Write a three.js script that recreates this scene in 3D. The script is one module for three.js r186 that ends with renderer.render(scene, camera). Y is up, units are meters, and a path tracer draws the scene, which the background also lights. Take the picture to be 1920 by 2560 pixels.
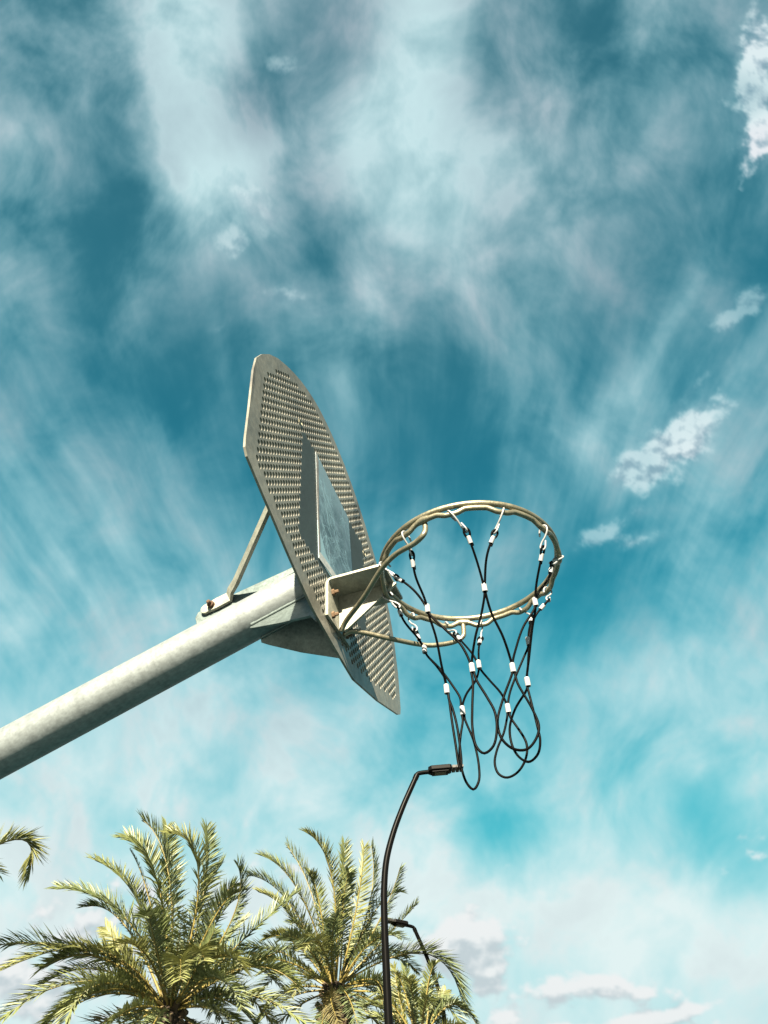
import * as THREE from 'three';
import { mergeGeometries, toCreasedNormals } from 'three/addons/utils/BufferGeometryUtils.js';

// ------------------------------------------------------------------ camera, exposure, sun
const scene = new THREE.Scene();
const PITCH = 44.5 * Math.PI / 180, ROLL = 3.74 * Math.PI / 180;
const camera = new THREE.PerspectiveCamera(66.0, 768 / 1024, 0.05, 4000);
{
  const fw = new THREE.Vector3(0, Math.sin(PITCH), -Math.cos(PITCH)), r0 = new THREE.Vector3(1, 0, 0), u0 = new THREE.Vector3().crossVectors(r0, fw);
  const right = r0.clone().multiplyScalar(Math.cos(ROLL)).addScaledVector(u0, -Math.sin(ROLL));
  const up = r0.clone().multiplyScalar(Math.sin(ROLL)).addScaledVector(u0, Math.cos(ROLL));
  camera.matrixAutoUpdate = true;
  camera.position.set(0, 1.693, 0);
  camera.quaternion.setFromRotationMatrix(new THREE.Matrix4().makeBasis(right, up, fw.clone().negate()));
}
const renderer = new THREE.WebGLRenderer({ antialias: true });
renderer.setSize(768, 1024);
renderer.toneMapping = THREE.LinearToneMapping;
const EXPOSURE = 7;
renderer.toneMappingExposure = EXPOSURE;
renderer.shadowMap.enabled = true;
scene.environmentIntensity = 1;
const SUN = new THREE.Vector3(-0.09, 0.53, 0.84).normalize();
const sun = new THREE.DirectionalLight(new THREE.Color().setRGB(1, 0.87, 0.66), 5);
sun.position.copy(SUN).multiplyScalar(40).add(new THREE.Vector3(-2, 3, -10));
sun.target.position.set(-2, 3, -10);
sun.castShadow = true;
sun.shadow.mapSize.set(4096, 4096);
Object.assign(sun.shadow.camera, { left: -16, right: 16, top: 16, bottom: -16, near: 1, far: 90 });
scene.add(sun, sun.target);

// ------------------------------------------------------------------ noise helpers
function rng(seed) { let s = seed >>> 0; return () => { s = (s + 0x6d2b79f5) >>> 0; let t = Math.imul(s ^ (s >>> 15), 1 | s); t = (t + Math.imul(t ^ (t >>> 7), 61 | t)) ^ t; return ((t ^ (t >>> 14)) >>> 0) / 4294967296; }; }
const PERM = new Uint8Array(1024), RVAL = new Float32Array(256);
{ const r = rng(7), p = [...Array(256).keys()]; for (let i = 255; i > 0; i--) { const j = Math.floor(r() * (i + 1)); [p[i], p[j]] = [p[j], p[i]]; } for (let i = 0; i < 1024; i++) PERM[i] = p[i & 255]; for (let i = 0; i < 256; i++) RVAL[i] = r(); }
const GX = new Float32Array(256), GY = new Float32Array(256);
for (let i = 0; i < 256; i++) { GX[i] = Math.cos(i * 2.39996); GY[i] = Math.sin(i * 2.39996); }
function n2(x, y) {           // gradient noise, about -0.7..0.7
  const ix = Math.floor(x), iy = Math.floor(y), fx = x - ix, fy = y - iy, X = ix & 255, Y = iy & 255;
  const u = fx * fx * fx * (fx * (fx * 6 - 15) + 10), v = fy * fy * fy * (fy * (fy * 6 - 15) + 10);
  const a = PERM[PERM[X] + Y], b = PERM[PERM[(X + 1) & 255] + Y], c = PERM[PERM[X] + ((Y + 1) & 255)], d = PERM[PERM[(X + 1) & 255] + ((Y + 1) & 255)];
  const p = GX[a] * fx + GY[a] * fy, q = GX[b] * (fx - 1) + GY[b] * fy, r = GX[c] * fx + GY[c] * (fy - 1), s = GX[d] * (fx - 1) + GY[d] * (fy - 1);
  return (p + (q - p) * u) + ((r + (s - r) * u) - (p + (q - p) * u)) * v;
}
function fbm(x, y, oct, gain = 0.5) { let s = 0, a = 1, t = 0; for (let i = 0; i < oct; i++) { s += a * n2(x, y); t += a; a *= gain; const nx = x * 1.62 - y * 1.18 + 17.3; y = x * 1.18 + y * 1.62 + 5.1; x = nx; } return 0.5 + 0.95 * s / t; }
function v3(x, y, z) {
  const ix = Math.floor(x), iy = Math.floor(y), iz = Math.floor(z); let fx = x - ix, fy = y - iy, fz = z - iz; fx *= fx * (3 - 2 * fx); fy *= fy * (3 - 2 * fy); fz *= fz * (3 - 2 * fz);
  const h = (i, j, k) => RVAL[PERM[PERM[PERM[i & 255] + (j & 255)] + (k & 255)]];
  const l = (a, b, t) => a + (b - a) * t;
  return l(l(l(h(ix, iy, iz), h(ix + 1, iy, iz), fx), l(h(ix, iy + 1, iz), h(ix + 1, iy + 1, iz), fx), fy), l(l(h(ix, iy, iz + 1), h(ix + 1, iy, iz + 1), fx), l(h(ix, iy + 1, iz + 1), h(ix + 1, iy + 1, iz + 1), fx), fy), fz);
}
const clamp = (x, a = 0, b = 1) => Math.min(b, Math.max(a, x)), sstep = (a, b, x) => { x = clamp((x - a) / (b - a)); return x * x * (3 - 2 * x); };
const LUT = Float32Array.from({ length: 4097 }, (_, i) => { const c = i / 4096; return c <= 0.04045 ? c / 12.92 : Math.pow((c + 0.055) / 1.055, 2.4); }), toLin = (c) => LUT[Math.min(4096, Math.max(0, Math.round(c / 255 * 4096)))];

// ------------------------------------------------------------------ sky: air, cirrus veils, fractus puffs and low cumulus by direction
// Cloud cover (0 clear .. 1 white) and greyness (0 lit .. 1 in shade) of the cirrus sheet: rows run from high in the sky to
// low, on the plane tangent to the sky sphere at azimuth 0, height 44.5 degrees; beyond its edges the sheet goes on as noise.
const COVER = [
  [0.34, 0.50, 0.98, 0.52, 0.48, 0.98, 0.44, 0.10, 0.36, 0.28],
  [0.24, 0.18, 0.88, 0.44, 0.54, 0.92, 0.46, 0.36, 0.34, 0.34],
  [0.36, 0.12, 0.84, 0.58, 0.56, 1.05, 0.54, 0.40, 0.32, 0.22],
  [0.28, 0.14, 0.46, 0.28, 0.32, 0.66, 0.46, 0.34, 0.24, 0.06],
  [0.30, 0.24, 0.16, 0.26, 0.40, 0.30, 0.40, 0.32, 0.24, 0.34],
  [0.30, 0.28, 0.22, 0.20, 0.38, 0.18, 0.28, 0.42, 0.52, 0.40],
  [0.42, 0.38, 0.32, 0.24, 0.24, 0.08, 0.22, 0.48, 0.46, 0.46],
  [0.54, 0.50, 0.40, 0.34, 0.30, 0.48, 0.32, 0.10, 0.34, 0.40],
  [0.60, 0.56, 0.52, 0.50, 0.46, 0.54, 0.30, 0.12, 0.26, 0.36],
  [0.68, 0.66, 0.64, 0.64, 0.62, 0.48, 0.40, 0.50, 0.60, 0.66],
  [0.78, 0.78, 0.68, 0.78, 0.72, 0.50, 0.58, 0.42, 0.50, 0.58],
  [0.84, 0.84, 0.80, 0.84, 0.80, 0.64, 0.34, 0.62, 0.54, 0.18],
  [0.90, 0.90, 0.88, 0.90, 0.88, 0.80, 0.76, 0.84, 0.86, 0.78],
  [0.92, 0.92, 0.92, 0.92, 0.92, 0.82, 0.72, 0.70, 0.70, 0.72]], GREYNESS = [
  [0.4, 0.3, 0.0, 0.7, 0.9, 0.1, 0.9, 0.3, 0.3, 0.3], [0.2, 0.2, 0.15, 0.9, 0.4, 0.0, 0.9, 0.4, 0.3, 0.3], [0.2, 0.2, 0.0, 0.2, 0.5, 0.0, 0.4, 0.4, 0.35, 0.3],
  [0.2, 0.2, 0.2, 0.4, 0.5, 0.15, 0.4, 0.4, 0.35, 0.25], [0.25, 0.25, 0.25, 0.3, 0.3, 0.3, 0.35, 0.35, 0.3, 0.25], [0.25, 0.25, 0.25, 0.25, 0.25, 0.25, 0.25, 0.25, 0.2, 0.25]];
const VEIL = [
  [-0.182,0.633,0.088,0.070,4,0.9], [-0.218,0.530,0.053,0.094,9,0.65], [-0.178,0.427,0.070,0.059,-16,0.8], [-0.171,0.356,0.041,0.035,4,0.45], [-0.110,0.470,0.065,0.026,39,0.55],
  [0.029,0.437,0.065,0.088,14,1.1], [0.065,0.546,0.050,0.088,-6,0.9], [0.100,0.627,0.047,0.047,4,0.5], [0.148,0.453,0.082,0.041,-16,0.55], [0.001,0.274,0.026,0.112,12,0.55],
  [-0.043,0.148,0.018,0.076,12,0.45], [0.118,0.267,0.018,0.117,-2,0.3], [-0.197,0.216,0.014,0.076,10,0.3], [-0.303,0.318,0.018,0.088,12,0.35], [0.253,0.528,0.135,0.135,4,0.42],
  [0.213,0.372,0.135,0.094,24,0.4], [0.222,0.236,0.035,0.135,-11,0.3], [0.121,0.313,0.117,0.070,24,0.3], [0.310,0.142,0.022,0.112,-29,0.8], [0.252,0.075,0.029,0.041,-26,0.5],
  [0.360,0.192,0.013,0.088,-32,0.5], [0.437,0.116,0.023,0.141,-34,0.5], [0.400,0.260,0.015,0.082,-30,0.35], [-0.379,0.581,0.076,0.117,24,0.3], [-0.432,0.497,0.035,0.035,-26,0.38],
  [-0.414,0.148,0.035,0.088,29,0.22], [-0.433,0.303,0.053,0.088,34,0.28], [-0.293,0.287,0.047,0.094,14,0.2], [-0.374,-0.060,0.194,0.076,-6,0.36], [-0.432,0.044,0.094,0.070,4,0.2],
  [0.072,-0.072,0.076,0.082,4,0.33], [0.097,-0.138,0.070,0.053,4,0.25], [-0.031,-0.024,0.035,0.029,4,0.2], [-0.128,-0.259,0.176,0.076,24,0.5], [-0.358,-0.267,0.176,0.076,24,0.5],
  [-0.250,-0.145,0.117,0.070,4,0.25], [0.382,-0.198,0.135,0.076,29,0.5], [0.231,-0.247,0.094,0.065,24,0.32], [0.445,-0.126,0.070,0.065,39,0.28], [0.360,-0.344,0.176,0.035,39,0.3],
  [0.167,-0.325,0.088,0.041,24,0.25], [0.249,-0.425,0.088,0.088,-21,0.5], [0.015,-0.409,0.076,0.053,4,0.35], [0.067,-0.507,0.106,0.035,4,0.35], [0.329,-0.548,0.235,0.076,14,0.55],
], GAP = [
  [-0.208,0.229,0.065,0.076,24,0.5], [-0.106,0.081,0.070,0.100,4,0.35], [0.062,0.047,0.100,0.117,4,0.6], [0.299,-0.116,0.076,0.053,-21,0.55], [0.193,-0.197,0.065,0.088,4,0.3],
  [-0.324,0.354,0.041,0.117,14,0.4], [-0.161,0.144,0.076,0.059,4,0.25], [0.121,-0.410,0.065,0.035,-1,0.6], [0.405,-0.464,0.070,0.038,-26,0.8], [0.329,-0.289,0.070,0.029,-21,0.4],
  [0.185,-0.409,0.035,0.035,4,0.2], [0.484,0.290,0.053,0.076,4,0.5], [0.384,0.202,0.065,0.041,4,0.3], [0.275,0.598,0.035,0.041,4,0.3], [-0.107,0.246,0.106,0.065,4,0.2],
  [0.464,-0.203,0.035,0.053,4,0.2], [0.242,-0.354,0.047,0.035,4,0.3],
], GRAY = [
  [-0.122,0.553,0.065,0.044,-6,0.9], [-0.074,0.397,0.065,0.065,24,0.95], [0.220,0.478,0.100,0.035,14,0.7], [-0.024,0.617,0.088,0.053,4,0.7], [0.155,0.570,0.065,0.070,4,0.55],
  [0.182,0.356,0.117,0.053,4,0.5], [-0.021,0.311,0.100,0.070,14,0.5], [0.334,0.423,0.106,0.088,4,0.45], [-0.273,0.586,0.053,0.070,4,0.35], [-0.221,0.300,0.070,0.070,4,0.4],
  [0.224,0.271,0.153,0.070,4,0.35], [-0.462,-0.408,0.076,0.047,14,0.5], [-0.339,-0.422,0.065,0.035,4,0.45], [-0.233,-0.411,0.053,0.029,4,0.4], [-0.395,-0.377,0.065,0.023,14,0.35],
  [0.109,0.314,0.117,0.035,4,0.3],
], PUFF = [
  [0.513,0.547,0.032,0.056,-16,1.15,0.85], [0.506,0.441,0.026,0.044,-21,1.15,0.95], [0.497,0.495,0.026,0.029,4,0.8,0.5], [0.401,0.092,0.044,0.022,26,1.05,0.75], [0.387,0.058,0.041,0.025,19,1.1,0.85],
  [0.336,0.046,0.026,0.023,24,0.9,0.6], [0.331,0.023,0.035,0.022,-11,0.95,0.65], [0.305,0.025,0.018,0.018,4,0.6,0.5], [0.268,-0.046,0.041,0.015,19,0.9,0.5], [0.323,-0.058,0.036,0.013,12,0.9,0.5],
  [0.323,-0.022,0.013,0.009,4,0.75,0.35], [-0.105,0.281,0.032,0.019,4,0.72,0.4], [-0.062,0.259,0.025,0.011,16,0.7,0.35], [-0.198,0.245,0.013,0.007,4,0.6,0.3], [0.447,0.216,0.022,0.018,39,0.75,0.45],
  [0.469,0.232,0.023,0.018,44,0.7,0.4], [0.493,0.242,0.023,0.018,44,0.7,0.4], [0.403,0.133,0.035,0.008,42,0.7,0.3], [0.214,0.116,0.015,0.011,-21,0.62,0.3], [-0.155,0.414,0.035,0.026,-26,0.72,0.5],
  [-0.176,0.356,0.035,0.029,-16,0.7,0.5], [-0.122,0.376,0.023,0.026,-26,0.62,0.4], [-0.085,0.580,0.023,0.023,4,0.62,0.4], [-0.240,0.152,0.011,0.008,44,0.55,0.25],
], LOW = [
  [0.065,-0.542,0.056,0.023,4,1.05], [0.040,-0.564,0.053,0.035,4,0.8], [0.086,-0.576,0.035,0.026,4,0.7], [0.096,-0.603,0.029,0.023,4,0.6], [0.210,-0.616,0.073,0.019,1,1.0],
  [0.294,-0.634,0.047,0.012,4,0.7], [0.162,-0.677,0.044,0.018,4,1.1], [0.227,-0.675,0.036,0.016,4,1.05], [0.283,-0.669,0.035,0.015,4,1], [0.331,-0.662,0.031,0.012,12,0.9],
  [0.379,-0.650,0.028,0.008,18,0.7], [0.349,-0.690,0.076,0.016,4,0.9], [0.105,-0.651,0.035,0.018,4,1.0], [0.447,-0.455,0.029,0.021,24,0.7], [0.398,-0.487,0.023,0.012,19,0.6],
  [0.135,-0.457,0.023,0.007,4,0.5], [-0.417,-0.534,0.153,0.076,4,0.5], [-0.515,-0.587,0.070,0.059,4,0.6], [-0.372,-0.478,0.070,0.035,14,0.45], [-0.188,-0.455,0.076,0.035,4,0.35],
];
{
  const prep = (L) => L.map(([a, b, ra, rb, rot, amp, s]) => ({ a, b, ra, rb, c: Math.cos(rot * Math.PI / 180), s: Math.sin(rot * Math.PI / 180), amp, k: s ?? 1, r2: 6 * Math.max(ra, rb) ** 2 }));
  const veil = prep(VEIL), gap = prep(GAP), gray = prep(GRAY), puff = prep(PUFF), low = prep(LOW);
  const sum = (L, x, y) => { let t = 0; for (const o of L) { const dx = x - o.a, dy = y - o.b; if (dx * dx + dy * dy > o.r2) continue; const u = (dx * o.c + dy * o.s) / o.ra, v = (-dx * o.s + dy * o.c) / o.rb, e = u * u + v * v; if (e < 6) t += o.amp * Math.exp(-e); } return t; };
  let kOut = 0;
  const sumK = (L, x, y) => { let t = 0, k = 0; for (const o of L) { const dx = x - o.a, dy = y - o.b; if (dx * dx + dy * dy > o.r2) continue; const u = (dx * o.c + dy * o.s) / o.ra, v = (-dx * o.s + dy * o.c) / o.rb, e = u * u + v * v; if (e < 6) { const g = o.amp * Math.exp(-e); t += g; k += g * o.k; } } kOut = t > 0 ? k / t : 0; return t; };
  const W = 4096, H = 2048, data = new Float32Array(W * H * 4), cp = Math.cos(PITCH), sp = Math.sin(PITCH);
  // clear air by height (degrees), as seen (sRGB)
  const AIR = [[-5, [200, 229, 232]], [6, [196, 228, 232]], [14, [140, 214, 222]], [22, [72, 188, 204]], [30, [44, 160, 182]], [38, [30, 132, 156]], [46, [32, 117, 140]], [56, [44, 114, 133]], [68, [46, 108, 126]], [90, [48, 104, 120]]];
  const WHITE_HI = [201, 231, 235], WHITE_LO = [226, 243, 243], LAV = [134, 154, 168], PUFFW = [220, 238, 241], PUFFG = [150, 178, 192], LOWW = [240, 242, 242], LOWG = [196, 208, 213];
  const grid = (T, gx, gy) => { const nx = T[0].length - 1, ny = T.length - 1, ix = Math.floor(gx), iy = Math.floor(gy), fx = gx - ix, fy = gy - iy; const w = (f) => [f * (-0.5 + f * (1 - 0.5 * f)), 1 + f * f * (-2.5 + 1.5 * f), f * (0.5 + f * (2 - 1.5 * f)), f * f * (-0.5 + 0.5 * f)], u = w(fx), v = w(fy); let t = 0; for (let j = 0; j < 4; j++) { const r = T[Math.min(ny, Math.max(0, iy - 1 + j))]; for (let i = 0; i < 4; i++) t += u[i] * v[j] * r[Math.min(nx, Math.max(0, ix - 1 + i))]; } return t; };
  const BASE = [[0, 0.86], [10, 0.84], [16, 0.72], [22, 0.6], [30, 0.48], [38, 0.34], [48, 0.28], [58, 0.36], [70, 0.45], [90, 0.48]];
  const mixL = (T, x) => { for (let i = 1; i < T.length; i++) if (x < T[i][0]) { const t = (x - T[i - 1][0]) / (T[i][0] - T[i - 1][0]); return T[i - 1][1] + (T[i][1] - T[i - 1][1]) * clamp(t); } return T[T.length - 1][1]; };
  const airAt = (el, o) => { for (let i = 1; i < AIR.length; i++) if (el < AIR[i][0] || i === AIR.length - 1) { const t = clamp((el - AIR[i - 1][0]) / (AIR[i][0] - AIR[i - 1][0])); for (let c = 0; c < 3; c++) o[c] = AIR[i - 1][1][c] + (AIR[i][1][c] - AIR[i - 1][1][c]) * t; return; } };
  const air = [0, 0, 0], gain = 1 / EXPOSURE;
  for (let row = 0; row < H; row++) {
    const el = ((row + 0.5) / H - 0.5) * 180;
    if (el < -6) { for (let col = 0; col < W; col++) { const o = (row * W + col) * 4; data[o] = 0.25 * gain; data[o + 1] = 0.36 * gain; data[o + 2] = 0.38 * gain; data[o + 3] = 1; } continue; }
    const ce = Math.cos(el * Math.PI / 180), y = Math.sin(el * Math.PI / 180), base = mixL(BASE, el), whiteT = sstep(34, 18, el) ;
    airAt(el, air);
    for (let col = 0; col < W; col++) {
      const az = ((col + 0.5) / W - 0.5) * 2 * Math.PI, x = Math.cos(az) * ce, z = Math.sin(az) * ce, df = y * sp - z * cp;
      const inside = sstep(0.6, 0.74, df);
      let al = 0, g = 0;
      let pa = 0, pr = 0, pg = 0, la = 0, lr = 0;
      if (inside > 0) {
        const a = x / df, b = (y * cp + z * sp) / df;
        const wx = n2(a * 3.1 + 4, b * 3.1) * 0.055 + n2(a * 8 + 9, b * 8) * 0.035, wy = n2(a * 3.1 + 40, b * 3.1 + 7) * 0.055 + n2(a * 8, b * 8 + 31) * 0.035;
        const h = 0.4 + Math.log1p(Math.exp((b + 0.33) * 9)) / 9, q = (a + 0.03 + wx * 0.3) / h, up = sstep(-0.32, -0.02, b), qd = (a + wx * 0.8) - 0.85 * (b + wy);
        const lo = 1 - up;
        const s1 = up * fbm(q * 9 + 3, (b + wy) * 1.9, 5, 0.55) + (lo > 0 ? lo * fbm(qd * 7 + 8, (a + b + wy) * 3, 5) : 0);
        const s2 = up * fbm(q * 26, (b + wy) * 3.6 + 9, 4, 0.62) + (lo > 0 ? lo * fbm(qd * 20, (a + b + wy) * 9, 4, 0.55) : 0);
        const bil = fbm((a + wx) * 11 + 2, (b + wy) * 9, 7, 0.58), bil2 = fbm((a + wx) * 5 + 20, (b + wy) * 5 + 3, 5, 0.55);
        // place on the cover map, tilted with the wind
        const ar = a * Math.cos(ROLL) + b * Math.sin(-ROLL) + wx * 0.3, br = b * Math.cos(ROLL) + a * Math.sin(ROLL) + wy * 0.3;
        const gx = (ar / 0.974 + 0.5) * 10 - 0.5, gy = (0.5 - br / 1.2988) * 14 - 0.5;
        const A = clamp(grid(COVER, gx, gy) + 0.32 * (sum(veil, a + wx * 0.4, b + wy * 0.4) - 0.2) + 0.05 - 0.14 * sum(gap, a + wx * 0.4, b + wy * 0.4), 0.02, 0.97 - 0.05 * sstep(0.05, 0.3, b));
        const k = 0.4 + 1.3 * Math.sqrt(A * (1 - A)), top = sstep(0.12, 0.4, b), mid = up * (1 - top);
        const raw = (A + k * ((s1 - 0.5) * (0.5 * lo + 0.48 * mid + 0.26 * top) + (s2 - 0.5) * (0.18 * lo + 0.2 * mid + 0.12 * top) + (bil - 0.5) * (0.75 * lo + 0.6 * mid + 1.0 * top) + (bil2 - 0.5) * (0.5 * lo + 0.5 * mid + 0.65 * top)));
        al = clamp(0.5 * (raw + Math.sqrt(raw * raw + 0.012)));
        g = gy < 7.5 ? grid(GREYNESS, gx, Math.min(gy, 5)) * (1 - sstep(4.5, 7.5, gy)) : 0;
        const lit = Math.min(1, sum(veil, a + wx * 0.4, b + wy * 0.4));
        g = (1 - 0.65 * lit * lit) * (1 - Math.exp(-1.1 * Math.max(0, 0.8 * g + 0.35 * sum(gray, a + wx * 0.5, b + wy * 0.5) * (0.6 + 0.4 * up) + (bil2 - 0.5) * 0.9 + (bil - 0.5) * 0.9 - (s1 - 0.5) * 0.3)));
        const P = sumK(puff, a + wx * 0.12, b + wy * 0.12);
        if (P > 0.1) {
          const pn = fbm(a * 26 + wx * 12, b * 30 + wy * 12, 6, 0.58), pn2 = fbm((a - 0.006) * 26 + wx * 12, (b + 0.01) * 30 + wy * 12, 6, 0.58), dd = P + (pn - 0.5) * 1.35, soft = P * (0.4 + 0.6 * bil);
          pa = clamp(Math.max(sstep(0.32, 1.05, dd), 0.5 * sstep(0.05, 0.7, soft)) * kOut * 1.2); pr = clamp(0.68 + (pn - pn2) * 3.2 + (dd - 0.85) * 0.35); pg = kOut;
        }
        const Lw = sum(low, a + wx * 0.12, b + wy * 0.1);
        if (Lw > 0.1) {
          const pn = fbm(a * 20 + 3 + wx * 6, b * 30 + wy * 6, 6, 0.56), dd = Lw + (pn - 0.5) * 1.6, up2 = sum(low, a + wx * 0.12, b + 0.016 + wy * 0.1) + (fbm(a * 20 + 3 + wx * 6, (b + 0.012) * 30 + wy * 6, 5, 0.56) - 0.5) * 1.6;
          la = sstep(0.34, 0.8, dd) * 0.92; lr = clamp(0.42 + (dd - up2) * 2.1);
        }
        pa *= inside; la *= inside;
      }
      if (inside < 1) {
        const k = 1 / Math.max(0.16, y + 0.12), bx = x * k, bz = z * k;
        const m = (v3(bx * 2.1, y * 3, bz * 2.1) - 0.5) * 0.9 + (v3(bx * 5 + 7, y * 6, bz * 5) - 0.5) * 0.6 + (v3(bx * 11 + 3, y * 9, bz * 11) - 0.5) * 0.4;
        const alO = clamp(base + m * 0.5), gO = sstep(0.5, 0.85, v3(bx * 1.7 + 31, y * 2, bz * 1.7)) * 0.5;
        al = alO + (al - alO) * inside; g = gO + (g - gO) * inside;
      }
      const aa = clamp(al * (1 + 0.42 * g), 0, 1), o = (row * W + col) * 4;
      for (let c = 0; c < 3; c++) {                                     // mixed as the eye sees it, then made linear
        const white = WHITE_HI[c] + (WHITE_LO[c] - WHITE_HI[c]) * whiteT, lavender = LAV[c] + (LOWG[c] - LAV[c]) * whiteT;
        let t = air[c] + (white + (lavender - white) * g - air[c]) * aa;
        if (pa > 0) { const w2 = PUFFW[c] + ([238, 236, 242][c] - PUFFW[c]) * sstep(0.8, 0.95, pg) * 0.6; t += (PUFFG[c] + (w2 - PUFFG[c]) * pr - t) * pa; }
        if (la > 0) t += (LOWG[c] + (LOWW[c] - LOWG[c]) * lr - t) * la;
        data[o + c] = toLin(t) * gain;
      }
      data[o + 3] = 1;
    }
  }
  const tex = new THREE.DataTexture(data, W, H, THREE.RGBAFormat, THREE.FloatType);
  tex.mapping = THREE.EquirectangularReflectionMapping; tex.magFilter = THREE.LinearFilter; tex.minFilter = THREE.LinearFilter; tex.needsUpdate = true;
  scene.background = tex; scene.environment = tex;
}

// ------------------------------------------------------------------ building helpers
const V3 = (x, y, z) => new THREE.Vector3(x, y, z);
const names = new Map();
const numbered = (n) => { const k = names.get(n) ?? 0; names.set(n, k + 1); return k ? n + '_' + String(k).padStart(3, '0') : n; };
function thing(name, label, category, [x, y, z], turn = 0, group) {
  const o = new THREE.Group(); o.name = numbered(name); o.position.set(x, y, z); o.rotation.y = turn; scene.add(o);
  o.userData = { label, category }; if (group) o.userData.group = group;
  return o;
}
function part(name, geo, mat, parent, label) {
  const g = Array.isArray(geo) ? (geo.length > 1 ? mergeGeometries(geo.map(plain)) : geo[0]) : geo;
  const m = new THREE.Mesh(g, mat); m.name = name; m.castShadow = m.receiveShadow = true; parent.add(m);
  if (label) m.userData.label = label;
  return m;
}
function plain(g) { const n = g.index ? g.toNonIndexed() : g; for (const k of Object.keys(n.attributes)) if (!['position', 'normal', 'uv'].includes(k)) n.deleteAttribute(k); if (!n.attributes.normal) n.computeVertexNormals(); if (!n.attributes.uv) n.setAttribute('uv', new THREE.BufferAttribute(new Float32Array(n.attributes.position.count * 2), 2)); return n; }
// a tube through points with a radius that may change along it; uv in metres; round caps
function tube(pts, rad, { seg = 40, sides = 10, smooth = true, closed = false, cap = true, squash = 1 } = {}) {
  const P = pts.map((p) => (p.isVector3 ? p : V3(...p)));
  const curve = smooth ? new THREE.CatmullRomCurve3(P, closed, 'centripetal') : null;
  const path = smooth ? Array.from({ length: seg + (closed ? 0 : 1) }, (_, i) => curve.getPointAt(i / seg)) : P;
  const n = path.length, pos = [], nor = [], uv = [], idx = [], R = typeof rad === 'function' ? rad : () => rad;
  const tan = path.map((p, i) => { const a = closed ? path[(i - 1 + n) % n] : path[Math.max(0, i - 1)], b = closed ? path[(i + 1) % n] : path[Math.min(n - 1, i + 1)]; return b.clone().sub(a).normalize(); });
  let e = Math.abs(tan[0].y) > 0.9 ? V3(1, 0, 0) : V3(0, 1, 0); e.addScaledVector(tan[0], -e.dot(tan[0])).normalize();
  let len = 0; const rows = [];
  const ring = (p, t, r, k, l) => {
    const f = V3().crossVectors(t, e);
    const at = pos.length / 3;
    for (let j = 0; j <= sides; j++) { const a = j / sides * 2 * Math.PI, d = e.clone().multiplyScalar(Math.cos(a)).addScaledVector(f, Math.sin(a) * squash); pos.push(p.x + d.x * r, p.y + d.y * r, p.z + d.z * r); const nn = d.multiplyScalar(Math.cos(k)).addScaledVector(t, Math.sin(k)).normalize(); nor.push(nn.x, nn.y, nn.z); uv.push(a * R(0.5), l); }
    rows.push(at);
  };
  const total = closed ? n + 1 : n;
  if (!closed && cap) { const r = R(0); ring(path[0].clone().addScaledVector(tan[0], -r * 0.35), tan[0], 1e-4, -1.4, 0); ring(path[0].clone().addScaledVector(tan[0], -r * 0.28), tan[0], r * 0.7, -0.8, 0); }
  for (let q = 0; q < total; q++) {
    const i = q % n; if (q) len += path[i].distanceTo(path[(q - 1) % n]);
    e.addScaledVector(tan[i], -e.dot(tan[i])).normalize();
    ring(path[i], tan[i], R(q / (total - 1)), 0, len);
  }
  if (!closed && cap) { const r = R(1), k = n - 1; ring(path[k].clone().addScaledVector(tan[k], r * 0.28), tan[k], r * 0.7, 0.8, len); ring(path[k].clone().addScaledVector(tan[k], r * 0.35), tan[k], 1e-4, 1.4, len); }
  for (let i = 0; i + 1 < rows.length; i++) for (let j = 0; j < sides; j++) { const a = rows[i] + j, b = rows[i + 1] + j; idx.push(a, a + 1, b, a + 1, b + 1, b); }
  const g = new THREE.BufferGeometry();
  g.setAttribute('position', new THREE.Float32BufferAttribute(pos, 3)); g.setAttribute('normal', new THREE.Float32BufferAttribute(nor, 3)); g.setAttribute('uv', new THREE.Float32BufferAttribute(uv, 2)); g.setIndex(idx);
  return g;
}
// a flat plate: outline in (x, y), thickness along z, centred, small bevel; then moved by basis (X, Y, Z axes) and origin
function plate(outline, thick, X, Y, Z, O, bevel = 0.0012, curve = 6) {
  const s = outline instanceof THREE.Shape ? outline : new THREE.Shape(outline.map(([x, y]) => new THREE.Vector2(x, y)));
  const g = new THREE.ExtrudeGeometry(s, { depth: Math.max(1e-4, thick - 2 * bevel), bevelEnabled: bevel > 0, bevelThickness: bevel, bevelSize: bevel, bevelOffset: -bevel, bevelSegments: 2, curveSegments: curve });
  g.translate(0, 0, -(thick - 2 * bevel) / 2);
  return g.applyMatrix4(new THREE.Matrix4().makeBasis(X, Y, Z).setPosition(O));
}
function lathe(profile, p, dir, sides = 16) {
  const g = new THREE.LatheGeometry(profile.map(([r, y]) => new THREE.Vector2(Math.max(r, 1e-5), y)), sides);
  return toCreasedNormals(g, 0.6).applyMatrix4(new THREE.Matrix4().compose(p, new THREE.Quaternion().setFromUnitVectors(V3(0, 1, 0), dir.clone().normalize()), V3(1, 1, 1)));
}
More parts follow.
